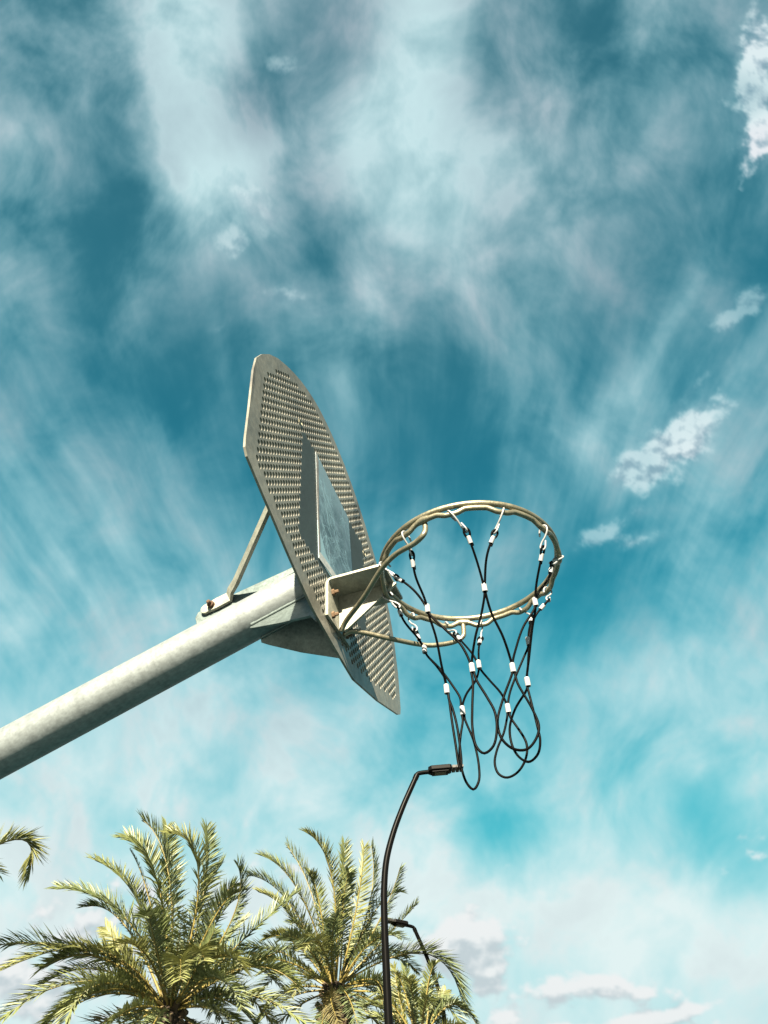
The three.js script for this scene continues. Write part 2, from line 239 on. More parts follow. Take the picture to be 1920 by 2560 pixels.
// tiling noise texture: f(u, v, noise) -> [r, g, b] or a value, where noise(u, v, cells, octaves) repeats
function texture(size, f, color) {
  const d = new Uint8Array(size * size * 4);
  const tn = (u, v, cx, cy, oct, seed = 0) => { let s = 0, a = 1, t = 0; for (let k = 0; k < oct; k++) { const X = u * cx, Y = v * cy, ix = Math.floor(X), iy = Math.floor(Y); let fx = X - ix, fy = Y - iy; fx *= fx * (3 - 2 * fx); fy *= fy * (3 - 2 * fy); const h = (i, j) => RVAL[PERM[PERM[((i % cx) + cx) % cx & 255] + (((j % cy) + cy) % cy & 255) + (k * 37 + seed) % 200]]; s += a * (h(ix, iy) * (1 - fx) * (1 - fy) + h(ix + 1, iy) * fx * (1 - fy) + h(ix, iy + 1) * (1 - fx) * fy + h(ix + 1, iy + 1) * fx * fy); t += a; a *= 0.55; cx *= 2; cy *= 2; } return s / t; };
  for (let j = 0; j < size; j++) for (let i = 0; i < size; i++) { const c = f((i + 0.5) / size, (j + 0.5) / size, tn), o = (j * size + i) * 4; for (let k = 0; k < 3; k++) d[o + k] = clamp(Array.isArray(c) ? c[k] : c) * 255; d[o + 3] = 255; }
  const t = new THREE.DataTexture(d, size, size); t.wrapS = t.wrapT = THREE.RepeatWrapping; t.magFilter = THREE.LinearFilter; t.minFilter = THREE.LinearMipmapLinearFilter; t.generateMipmaps = true; t.needsUpdate = true;
  if (color) t.colorSpace = THREE.SRGBColorSpace;
  return t;
}
const rep = (t, x, y) => { const c = t.clone(); c.repeat.set(x, y); c.needsUpdate = true; return c; };
const STD = (o) => new THREE.MeshStandardMaterial(o), RGB = (r, g, b) => new THREE.Color().setRGB(r, g, b);

// ------------------------------------------------------------------ materials
// hot-dip galvanised steel: soft spangle and grey blotches, dull sheen
const spangle = texture(512, (u, v, n) => { const a = n(u, v, 6, 6, 3), b = n(u, v, 40, 40, 3, 60), c = n(u, v, 120, 120, 2, 20); const t = 0.80 + (a - 0.5) * 0.22 + (b - 0.5) * 0.2 + (c - 0.5) * 0.14; return [t, t * 1.0, t * 0.985]; }, true);
const spangleRough = texture(512, (u, v, n) => 0.52 + (n(u, v, 8, 8, 4, 90) - 0.5) * 0.35 + (n(u, v, 60, 60, 2, 10) - 0.5) * 0.15);
// the pole: drip ripples running round the tube (u goes round, v along, both in metres)
const ripple = texture(512, (u, v, n) => n(u, v, 3, 40, 3, 30) * 0.65 + n(u, v, 40, 60, 2, 5) * 0.35);
const poleMap = texture(512, (u, v, n) => { const t = 0.84 + (n(u, v, 2, 34, 3, 31) - 0.5) * 0.1 + (n(u, v, 5, 5, 3, 77) - 0.5) * 0.07 + (n(u, v, 60, 60, 2, 8) - 0.5) * 0.16; return [t, t, t * 0.985]; }, true);
const stained = texture(1024, (u, v, n) => { const a = n(u, v, 4, 4, 5, 11), b = n(u, v, 90, 90, 3, 60), d = n(u, v, 14, 3, 4, 130); const t = 0.78 + (a - 0.5) * 0.34 + (b - 0.5) * 0.2 - 0.3 * sstep(0.58, 0.8, d); return [t, t, t * 0.985]; }, true);
const M = {
  pole: STD({ color: RGB(0.2128, 0.2432, 0.2622), map: rep(poleMap, 2.5, 2), metalness: 0.55, roughness: 0.58, bumpMap: rep(ripple, 2.5, 2), bumpScale: 0.0006 }),
  steel: STD({ color: RGB(0.2736, 0.2774, 0.2356), map: rep(spangle, 3, 3), metalness: 0.1, roughness: 0.9, roughnessMap: rep(spangleRough, 3, 3) }),
  board: STD({ color: RGB(0.2052, 0.2014, 0.1748), map: stained, metalness: 0.15, roughness: 0.9, roughnessMap: rep(spangleRough, 2, 2) }),
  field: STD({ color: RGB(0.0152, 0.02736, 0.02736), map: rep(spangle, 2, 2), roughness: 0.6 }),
  rim: STD({ color: RGB(0.2736, 0.2546, 0.1862), map: rep(spangle, 9, 6), metalness: 0.72, roughness: 0.85, roughnessMap: rep(spangleRough, 6, 6), bumpMap: rep(ripple, 40, 20), bumpScale: 0.0003 }),
  brace: STD({ color: RGB(0.145, 0.185, 0.19), map: rep(spangle, 3, 3), metalness: 0.6, roughness: 0.95, roughnessMap: rep(spangleRough, 3, 3) }),
  hook: STD({ color: RGB(0.1824, 0.19, 0.1976), metalness: 0.2, roughness: 0.45 }),
  ferrule: STD({ color: RGB(0.19, 0.1976, 0.2052), metalness: 0.05, roughness: 0.55 }),
  cable: new THREE.MeshPhysicalMaterial({ color: RGB(0.00114, 0.00114, 0.00114), roughness: 0.4, specularIntensity: 0.045 }),
  rust: STD({ color: RGB(0.076, 0.038, 0.01672), map: rep(spangle, 40, 40), roughness: 0.85, metalness: 0.1 }),
  rustPale: STD({ color: RGB(0.1292, 0.076, 0.038), map: rep(spangle, 40, 40), roughness: 0.8, metalness: 0.1 }),
  black: new THREE.MeshPhysicalMaterial({ color: RGB(0.002, 0.002, 0.002), roughness: 0.33, specularIntensity: 0.06 }),
  lampBody: new THREE.MeshPhysicalMaterial({ color: RGB(0.0025, 0.0025, 0.0025), roughness: 0.5, specularIntensity: 0.12 }),
  lampFin: STD({ color: RGB(0.014, 0.0135, 0.012), roughness: 0.6, metalness: 0.2 }),
};

// ------------------------------------------------------------------ ground (below the frame): an acrylic sports court on a dry park lawn
{
  const struct = (name, g, m, y) => { const o = new THREE.Mesh(g, m); o.name = name; o.userData.kind = 'structure'; o.position.y = y; o.receiveShadow = true; scene.add(o); return o; };
  const flat = (w, d, x, z) => { const g = new THREE.PlaneGeometry(w, d).rotateX(-Math.PI / 2).translate(x, 0, z); const p = g.attributes.position, uv = g.attributes.uv; for (let i = 0; i < p.count; i++) uv.setXY(i, p.getX(i), p.getZ(i)); return g; };
  const grain = texture(256, (u, v, n) => { const t = 0.75 + (n(u, v, 16, 16, 3) - 0.5) * 0.4; return [t, t, t]; }, true);
  struct('ground', flat(3000, 3000, 0, 0), STD({ color: RGB(0.02, 0.032, 0.02), map: rep(grain, 0.2, 0.2), roughness: 1 }), -0.012);
  struct('court_floor', flat(32, 20, 1, -3), STD({ color: RGB(0.003, 0.06, 0.07), map: rep(grain, 0.7, 0.7), roughness: 0.7 }), 0);
}

// ------------------------------------------------------------------ basketball hoop
// Local axes of the hoop: x out of the board towards the ring, y up, z towards the near side of the board.
// hp(n, y, w) puts a point given from the ring's centre: n out of the board, y up, w across to the far side.
const RING_AT = V3(0.2163, 3.0501, -1.6051), TURN = -17 * Math.PI / 180, BACK = 3.05;
const FOOT = V3(RING_AT.x - BACK * Math.cos(TURN), 0, RING_AT.z + BACK * Math.sin(TURN));
const hp = (n, y, w) => V3(n + BACK, y + RING_AT.y, -w);
const mm = ([n, y, w]) => hp(n / 1000, y / 1000, w / 1000);
const X = V3(1, 0, 0), Y = V3(0, 1, 0), Z = V3(0, 0, 1), ACROSS = V3(0, 0, -1);
const hoop = thing('basketball_hoop', 'galvanised steel basketball hoop with fan-shaped perforated board on a leaning pole', 'basketball hoop', [FOOT.x, 0, FOOT.z], TURN);
const SLOPE = 17.8 * Math.PI / 180, axis = V3(Math.cos(SLOPE), Math.sin(SLOPE), 0), over = V3(-Math.sin(SLOPE), Math.cos(SLOPE), 0);
const onArm = (s) => hp(-0.612, 0.021, 0).addScaledVector(axis, s);          // the arm's axis, s metres from a point near the board
{
  const pts = [];
  for (let i = 0; i <= 26; i++) pts.push(onArm(0.222 - i * 0.075));
  const bend = onArm(0.222 - 26 * 0.075), r = 0.62;                            // bend into the upright
  const c = bend.clone().addScaledVector(over, -r);
  for (let i = 1; i <= 14; i++) { const a = Math.PI / 2 + SLOPE + i / 14 * (Math.PI / 2 - SLOPE); pts.push(V3(c.x + r * Math.cos(a), c.y + r * Math.sin(a), 0)); }
  const last = pts[pts.length - 1];
  for (let i = 1; i <= 8; i++) pts.push(V3(last.x, last.y * (1 - i / 8), 0));
  part('pole', tube(pts, (t) => 0.0612 + 0.006 * Math.min(1, t * 1.6), { sides: 48, smooth: false, cap: false }), M.pole, hoop);
  part('base_plate', plate([[-0.2, -0.2], [0.2, -0.2], [0.2, 0.2], [-0.2, 0.2]], 0.02, X, V3(0, 0, -1), Y, V3(last.x, 0.012, 0)), M.steel, hoop);
}
// board: fan-shaped 6 mm sheet with staggered round holes
const FRONT = -0.38, THICK = 0.006;
const OUTLINE = [[-0.559, 0.046], [-0.5615, 0.075], [-0.561, 0.19], [-0.563, 0.345], [-0.555, 0.41], [-0.529, 0.462], [-0.49, 0.515], [-0.44, 0.563], [-0.383, 0.602], [-0.335, 0.63], [-0.282, 0.655], [-0.225, 0.674], [-0.17, 0.685], [-0.126, 0.687], [-0.083, 0.684], [-0.04, 0.678], [0.004, 0.667], [0.083, 0.641], [0.149, 0.608], [0.216, 0.567], [0.282, 0.518], [0.34, 0.468], [0.395, 0.42], [0.442, 0.375], [0.491, 0.297], [0.521, 0.213], [0.543, 0.083], [0.545, -0.04], [0.538, -0.066], [0.514, -0.079], [0.321, -0.137], [0.125, -0.18], [0.078, -0.175], [-0.045, -0.158], [-0.158, -0.138], [-0.231, -0.111], [-0.312, -0.078], [-0.404, -0.036], [-0.463, -0.011], [-0.545, 0.027]];
{
  const edgeDist = (x, y) => { let d = 9, inside = false; for (let i = 0, j = OUTLINE.length - 1; i < OUTLINE.length; j = i++) { const [x1, y1] = OUTLINE[j], [x2, y2] = OUTLINE[i]; const t = clamp(((x - x1) * (x2 - x1) + (y - y1) * (y2 - y1)) / ((x2 - x1) ** 2 + (y2 - y1) ** 2)); d = Math.min(d, Math.hypot(x - x1 - t * (x2 - x1), y - y1 - t * (y2 - y1))); if ((y1 > y) !== (y2 > y) && x < (x2 - x1) * (y - y1) / (y2 - y1) + x1) inside = !inside; } return inside ? d : -d; };
  // Every hole sits in a diamond cell of the staggered grid; the rim round the cells and the plain field inside them close the sheet.
  const du = 0.0146, dv = 0.0285, RH = 0.0079, SEG = 16, kept = new Set(), cells = [];
  const cx = (i) => i * du - 0.003, cy = (i, k) => k * dv / 2 + 0.012;                 // hole (i, k) exists where i + k is even
  for (let i = -42; i <= 42; i++) for (let k = -24; k <= 54; k++) {
    if ((i + k) & 1) continue;
    const x = cx(i), y = cy(i, k), e = edgeDist(x, y);
    if (e < 0.036 || (y < 0.02 && e < 0.046) || (x < -0.45 && e < 0.05)) continue;
    if (x > -0.262 && x < 0.243 && y > 0.03 && y < 0.422 - 0.1 * x) continue;           // the plain field round the target
    kept.add(i + ',' + k); cells.push([i, k]);
  }
  const next = new Map();                                                              // boundary edges of the cells, cells on the left
  for (const [i, k] of cells) {
    const c4 = [[i + 1, k], [i, k + 1], [i - 1, k], [i, k - 1]], nb = [[i + 1, k + 1], [i - 1, k + 1], [i - 1, k - 1], [i + 1, k - 1]];
    for (let e = 0; e < 4; e++) if (!kept.has(nb[e].join())) { const a = c4[e].join(); if (!next.has(a)) next.set(a, []); next.get(a).push(c4[(e + 1) % 4]); }
  }
  const loops = [];
  for (const key of next.keys()) while (next.get(key).length) {
    const start = key.split(',').map(Number), loop = [start]; let at = start, dir = null;
    for (;;) {
      const opts = next.get(at.join()); let pick = 0;
      if (opts.length > 1 && dir) { let best = -9; opts.forEach((o, n) => { const d = [o[0] - at[0], o[1] - at[1]], t = Math.atan2(dir[0] * d[1] - dir[1] * d[0], dir[0] * d[0] + dir[1] * d[1]); if (-t > best) { best = -t; pick = n; } }); }
      const to = opts.splice(pick, 1)[0]; dir = [to[0] - at[0], to[1] - at[1]]; at = to;
      if (at[0] === start[0] && at[1] === start[1]) break;
      loop.push(at);
    }
    loops.push(loop.map(([i, k]) => new THREE.Vector2(cx(i), cy(i, k))));
  }
  const outer = loops.filter((l) => THREE.ShapeUtils.area(l) > 0), inner = loops.filter((l) => THREE.ShapeUtils.area(l) < 0);
  const sheetOf = (faces, walls) => {
    const pos = [], nor = [], uv = [], put = (x, y, z, n) => { const p = hp(FRONT - z, y, x); pos.push(p.x, p.y, p.z); nor.push(n.x, n.y, n.z); uv.push(x, y); };
    for (const [a, b, c] of faces) { for (const v of [a, b, c]) put(v.x, v.y, 0, V3(1, 0, 0)); for (const v of [a, c, b]) put(v.x, v.y, THICK, V3(-1, 0, 0)); }
    for (const [a, b, na, nb] of walls) for (const [v, z, n] of [[a, 0, na], [a, THICK, na], [b, 0, nb], [b, 0, nb], [a, THICK, na], [b, THICK, nb]]) put(v.x, v.y, z, V3(0, n.y, -n.x));
    const g = new THREE.BufferGeometry(); g.setAttribute('position', new THREE.Float32BufferAttribute(pos, 3)); g.setAttribute('normal', new THREE.Float32BufferAttribute(nor, 3)); g.setAttribute('uv', new THREE.Float32BufferAttribute(uv, 2));
    return g;
  };
  const filled = (contour, holes) => { const all = [contour, ...holes].flat(); return THREE.ShapeUtils.triangulateShape(contour, holes).map((f) => f.map((i) => all[i])); };
  const line = OUTLINE.map(([x, y]) => new THREE.Vector2(x, y)); if (THREE.ShapeUtils.area(line) < 0) line.reverse();
  const faces = filled(line, outer.map((l) => l.slice().reverse())), walls = [];
  line.forEach((p, i) => { const q = line[(i + 1) % line.length], d = q.clone().sub(p).normalize(), n = new THREE.Vector2(d.y, -d.x); walls.push([p, q, n, n]); });
  for (const [i, k] of cells) {
    const c = new THREE.Vector2(cx(i), cy(i, k)), corner = [[1, 0], [0, 1], [-1, 0], [0, -1]].map(([p, q]) => new THREE.Vector2(c.x + p * du, c.y + q * dv / 2)), h = (n) => { const a = n / SEG * 2 * Math.PI; return new THREE.Vector2(c.x + RH * Math.cos(a), c.y + RH * Math.sin(a)); };
    for (let e = 0; e < 4; e++) { const m = SEG / 4, A = corner[e], B = corner[(e + 1) % 4]; for (let n = 0; n < m; n++) faces.push([n < m / 2 ? A : B, h(e * m + n + 1), h(e * m + n)]); faces.push([A, B, h(e * m + m / 2)]); }
    for (let n = 0; n < SEG; n++) { const p = h(n), q = h(n + 1), np = c.clone().sub(p).normalize(), nq = c.clone().sub(q).normalize(); walls.push([q, p, nq, np]); }
  }
  const sheet = part('board_sheet', sheetOf(faces, walls), M.board, hoop, 'fan-shaped steel sheet full of small round holes');
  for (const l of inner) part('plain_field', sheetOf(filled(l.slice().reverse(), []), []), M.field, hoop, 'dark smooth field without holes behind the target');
  const bolt = (u, v) => lathe([[0, -0.002], [0.0115, -0.002], [0.0115, 0.0006], [0.0075, 0.0022], [0.007, 0.001], [0, 0.001]], hp(FRONT, v, u), X, 18);
  part('screw', bolt(-0.275, 0.4605), M.rim, hoop); part('screw', bolt(0.249, 0.378), M.rim, hoop);
  // target: a worn vinyl panel with peeled white border strips
  const cv = document.createElement('canvas'); cv.width = 1024; cv.height = 1400; const c = cv.getContext('2d'), r = rng(5);
  const gr = c.createLinearGradient(0, 0, 1024, 1400); gr.addColorStop(0, '#a3b9bf'); gr.addColorStop(0.35, '#8fa6ad'); gr.addColorStop(0.7, '#6c8087'); gr.addColorStop(1, '#7e949b'); c.fillStyle = gr; c.fillRect(0, 0, 1024, 1400);
  for (let k = 0; k < 900; k++) { const x = r() * 1024, y = 250 + r() * 1150, w = 20 + r() * 90, t = Math.exp(-(((x - 560) / 420) ** 2) - ((y - 850) / 420) ** 2); c.globalAlpha = 0.12 * t + 0.016; c.fillStyle = r() < 0.7 ? '#3d4a4d' : '#a8c0c6'; c.beginPath(); c.ellipse(x, y, w, w * (0.3 + r() * 0.4), r() * 3, 0, 7); c.fill(); }
  c.globalAlpha = 0.9; c.fillStyle = '#b9dbe2'; c.beginPath(); c.moveTo(0, 700); c.quadraticCurveTo(80, 1000, 300, 1200); c.lineTo(760, 1400); c.lineTo(0, 1400); c.fill();
  c.globalAlpha = 0.5; c.fillStyle = '#7b8b90'; c.beginPath(); c.moveTo(150, 960); c.quadraticCurveTo(380, 1000, 560, 1290); c.quadraticCurveTo(260, 1250, 150, 960); c.fill();
  const crack = (x, y, a, len, w) => { c.lineWidth = w; c.beginPath(); c.moveTo(x, y); for (let k = 0; k < len; k++) { a += (r() - 0.5) * 0.75; a += (0.75 - a) * 0.06; x += Math.cos(a) * 17; y += Math.sin(a) * 17; c.lineTo(x, y); if (r() < 0.14 && w > 1.6) { c.stroke(); crack(x, y, a + (r() < 0.5 ? 0.9 : -0.9), 4 + r() * 10, w * 0.6); c.lineWidth = w; c.beginPath(); c.moveTo(x, y); } if (r() < 0.05) { c.stroke(); c.beginPath(); c.ellipse(x, y, w * 2.2, w * 1.2, a, 0, 7); c.fill(); c.beginPath(); c.moveTo(x, y); } } c.stroke(); };
  c.globalAlpha = 0.85; c.strokeStyle = c.fillStyle = '#b4d6dd';
  for (let k = 0; k < 30; k++) crack(r() * 900 - 50, 120 + r() * 1000, 0.4 + r() * 0.8, 12 + r() * 30, 3.5 + r() * 7);
  const tx = new THREE.CanvasTexture(cv); tx.colorSpace = THREE.SRGBColorSpace;
  const quad = [[-0.163, 0.449], [0.105, 0.409], [0.13, 0.19], [0.146, 0.046], [-0.128, 0.053]];
  const tg = plate(quad, 0.0012, ACROSS, Y, X, hp(FRONT + 0.0008, 0, 0), 0);
  { const p = tg.attributes.position, uv = tg.attributes.uv; for (let i = 0; i < p.count; i++) uv.setXY(i, (-p.getZ(i) + 0.165) / 0.312, (p.getY(i) - RING_AT.y - 0.045) / 0.405); }
  const target = part('target_panel', tg, STD({ map: tx, color: RGB(0.34, 0.37, 0.4), roughness: 0.36 }), hoop, 'worn blue-grey target panel with a web of pale cracks');
  const strip = STD({ color: RGB(0.22, 0.21, 0.2), map: rep(spangle, 12, 12), roughness: 0.6 }), white = STD({ color: RGB(0.45, 0.48, 0.5), map: rep(spangle, 10, 10), roughness: 0.55 });
  part('border_strip', plate([[-0.1645, 0.451], [-0.144, 0.43], [-0.137, 0.3], [-0.131, 0.2], [-0.1195, 0.088], [-0.1285, 0.063], [-0.131, 0.1], [-0.1505, 0.28]], 0.0006, ACROSS, Y, X, hp(FRONT + 0.0019, 0, 0), 0), strip, target, 'dull grey strip up the side');
  part('border_strip', plate([[-0.129, 0.051], [-0.123, 0.078], [-0.085, 0.082], [-0.02, 0.086], [0.06, 0.08], [0.06, 0.056], [-0.03, 0.06], [-0.09, 0.055]], 0.0006, ACROSS, Y, X, hp(FRONT + 0.0019, 0, 0), 0), white, target, 'chipped white strip along the foot');
}
// ring bracket: a bent plate with a gusset, bolted to the board
{
  const s = new THREE.Shape(), t = 0.008, o = 0.018, f = FRONT + 0.0003;
  s.moveTo(f, -0.106); s.lineTo(f, 0.018 - o); s.quadraticCurveTo(f, 0.018, f + o, 0.018); s.lineTo(-0.212, 0.018); s.lineTo(-0.212, 0.018 - t); s.lineTo(f + o, 0.018 - t); s.quadraticCurveTo(f + t, 0.018 - t, f + t, 0.018 - o); s.lineTo(f + t, -0.106); s.closePath();
  const g = new THREE.ExtrudeGeometry(s, { depth: 0.157, bevelEnabled: true, bevelThickness: 0.0012, bevelSize: 0.0012, bevelOffset: -0.0012, bevelSegments: 2, curveSegments: 8 });
  g.translate(BACK, RING_AT.y, -0.0785);
  const bracket = part('ring_bracket', toCreasedNormals(g, 0.5), M.steel, hoop);
  const gs = new THREE.Shape(); gs.moveTo(f + t, -0.104); gs.lineTo(f + t + 0.016, -0.112); gs.lineTo(-0.205, 0.004); gs.lineTo(-0.205, 0.0095); gs.lineTo(f + t, 0.0095); gs.closePath();
  part('gusset', plate(gs, 0.008, X, Y, Z, hp(0, 0, 0.002)), M.steel, bracket);
  for (const [v, w] of [[-0.012, -0.05], [-0.088, -0.05], [-0.012, 0.05], [-0.088, 0.05]])
    part('bolt', [lathe([[0, 0], [0.0085, 0], [0.0095, 0.001], [0.0095, 0.0065], [0.008, 0.0078], [0.0048, 0.0078], [0.0048, 0.017], [0.0035, 0.0185], [0, 0.0185]], hp(f + t, v, w), X, 6)], M.rustPale, bracket, 'rusty bolt');
}
// ring, wavy net rail below it, two struts
const HOOK_DEG = [-118.7, -148.4, -86.5, -55.5, -23.4, 6.8, 40.3, 65.9, 97, 122.1, 150.2, 180.4].map((d) => d * Math.PI / 180);
const railY = (a) => { let dip = 0; for (const h of HOOK_DEG) { const d = Math.abs(Math.atan2(Math.sin(a - h), Math.cos(a - h))) * 180 / Math.PI; dip = Math.max(dip, 1 - sstep(2.5, 9.5, d)); } return -0.0152 - 0.0115 * dip; };
const rp = (a, r, y) => hp(r * Math.cos(a), y, r * Math.sin(a));
{
  const circle = (n, f) => Array.from({ length: n }, (_, i) => f(i / n * 2 * Math.PI));
  const rim = part('rim', tube(circle(120, (a) => rp(a, 0.2335, 0)), 0.0077, { sides: 20, smooth: false, closed: true }), M.rim, hoop);
  part('net_rail', tube(circle(240, (a) => rp(a, 0.2335 - 0.001 * (railY(a) + 0.0152) / 0.0115, railY(a))), 0.0068, { sides: 14, smooth: false, closed: true }), M.rim, rim);
  part('strut', tube([[-0.362, -0.113, -0.01], [-0.347, -0.101, -0.022], [-0.267, -0.09, -0.091], [-0.19, -0.067, -0.158], [-0.146, -0.06, -0.184], [-0.085, -0.066, -0.213], [-0.061, -0.06, -0.2255], [-0.056, -0.042, -0.2215], [-0.056, -0.02, -0.2175]].map((p) => hp(...p)), 0.0068, { seg: 60, sides: 14 }), M.rim, rim);
  part('strut', tube([[-0.362, -0.113, 0.01], [-0.345, -0.101, 0.02], [-0.254, -0.106, 0.09], [-0.2, -0.1, 0.148], [-0.164, -0.1, 0.17], [-0.105, -0.08, 0.206], [-0.083, -0.066, 0.211], [-0.08, -0.045, 0.216], [-0.08, -0.02, 0.2205]].map((p) => hp(...p)), 0.0068, { seg: 60, sides: 14 }), M.rim, rim);
  const weld = (a) => tube([-0.09, -0.05, 0, 0.05, 0.09].map((d) => rp(a + d, 0.2335, -0.0135)), (t) => 0.0035 + 0.0062 * Math.sin(Math.PI * t) ** 0.5, { seg: 16, sides: 10 });
  part('weld', weld(-104.4 * Math.PI / 180), M.rim, rim); part('weld', weld(110 * Math.PI / 180), M.rim, rim);
}
// braces behind the board: three ribs round the arm, two flat bars up to the board
{
  const rib = (deg, prof, thick) => { const a = deg * Math.PI / 180, out = over.clone().multiplyScalar(Math.cos(a)).addScaledVector(ACROSS, Math.sin(a)); return plate(prof, thick, axis, out, V3().crossVectors(axis, out), onArm(0)); };
  const end = (FRONT - THICK + 0.612) / Math.cos(SLOPE);
  part('rib', rib(0, [[-0.187, 0.05], [-0.187, 0.108], [-0.175, 0.124], [-0.1, 0.125], [0.12, 0.105], [end + 0.03, 0.098], [end + 0.014, 0.05]], 0.012), M.brace, hoop);
  for (const d of [-152, 152]) part('rib', rib(d, [[-0.024, 0.052], [-0.03, 0.074], [-0.014, 0.09], [0.058, 0.152], [0.15, 0.22], [end - 0.075, 0.268], [end - 0.015, 0.052]], 0.007), M.brace, hoop);
  const bead = (deg, s0, s1, sd) => { const a = (deg + sd * 5) * Math.PI / 180, out = over.clone().multiplyScalar(Math.cos(a)).addScaledVector(ACROSS, Math.sin(a)), r = rng(deg + sd + 900); return tube(Array.from({ length: 28 }, (_, i) => onArm(s0 + (s1 - s0) * i / 27).addScaledVector(out, 0.0625)), () => 0.0045 + 0.0015 * r(), { smooth: false, sides: 7 }); };
  for (const sd of [-1, 1]) { part('weld', bead(0, -0.185, 0.2, sd), M.brace, hoop); part('weld', bead(-152, -0.024, 0.2, sd), M.brace, hoop); part('weld', bead(152, -0.024, 0.2, sd), M.brace, hoop); }
  const bar = (side) => {
    const a = hp(-0.785, 0.083, side * 0.013), b = hp(-0.712, 0.104, side * 0.0135), c = hp(-0.389, 0.265, side * 0.31);
    const mid = b.clone().lerp(c, 0.045).add(V3(-0.004, 0.004, 0));
    // a flat bar swept through the points: width in the plane of the arm, 9 mm thick
    const path = [a, a.clone().lerp(b, 0.5), b, mid, b.clone().lerp(c, 0.12), b.clone().lerp(c, 0.5), c], wid = [0.03, 0.037, 0.035, 0.027, 0.024, 0.022, 0.022], th = [0.009, 0.009, 0.0095, 0.011, 0.012, 0.012, 0.012];
    const pos = [], idx = [];
    path.forEach((p, i) => { const t = path[Math.min(i + 1, path.length - 1)].clone().sub(path[Math.max(i - 1, 0)]).normalize(), ref = V3(0, 0, -side), n = ref.addScaledVector(t, -ref.dot(t)).normalize(), w = V3().crossVectors(n, t).normalize(); for (const [sw, sn] of [[-1, -1], [1, -1], [1, 1], [-1, 1]]) { const q = p.clone().addScaledVector(w, sw * wid[i] / 2).addScaledVector(n, sn * th[i] / 2); pos.push(q.x, q.y, q.z); } });
    for (let i = 0; i + 1 < path.length; i++) for (let k = 0; k < 4; k++) { const a0 = i * 4 + k, a1 = i * 4 + (k + 1) % 4; idx.push(a0, a1, a0 + 4, a1, a1 + 4, a0 + 4); }
    idx.push(0, 2, 1, 0, 3, 2); const e = (path.length - 1) * 4; idx.push(e, e + 1, e + 2, e, e + 2, e + 3);
    let g = new THREE.BufferGeometry(); g.setAttribute('position', new THREE.Float32BufferAttribute(pos, 3)); g.setIndex(idx); g.setAttribute('uv', new THREE.Float32BufferAttribute(pos.flatMap((_, i) => (i % 3 === 0 ? [pos[i], pos[i + 1]] : [])), 2));
    g = toCreasedNormals(g, 0.5);
    const tip = plate(Array.from({ length: 24 }, (_, k) => [0.0165 * Math.cos(k / 24 * 2 * Math.PI), 0.0165 * Math.sin(k / 24 * 2 * Math.PI)]), 0.0088, X, Y, Z, a.clone());
    const m = part('brace_bar', [g, tip], M.steel, hoop), bp = hp(-0.766, 0.0885, side * 0.018);
    part('bolt', lathe([[0, 0], [0.0115, 0], [0.0115, 0.0012], [0.0095, 0.0015], [0.0105, 0.002], [0.0105, 0.009], [0.0085, 0.0105], [0.0062, 0.0105], [0.0066, 0.0135], [0.006, 0.0145], [0.0066, 0.0165], [0.006, 0.0175], [0.0062, 0.0205], [0.004, 0.0225], [0, 0.0225]], bp, V3(0, 0, -side), 12), M.rust, m, 'rusty bolt and nut');
  };
  bar(-1); bar(1);
}

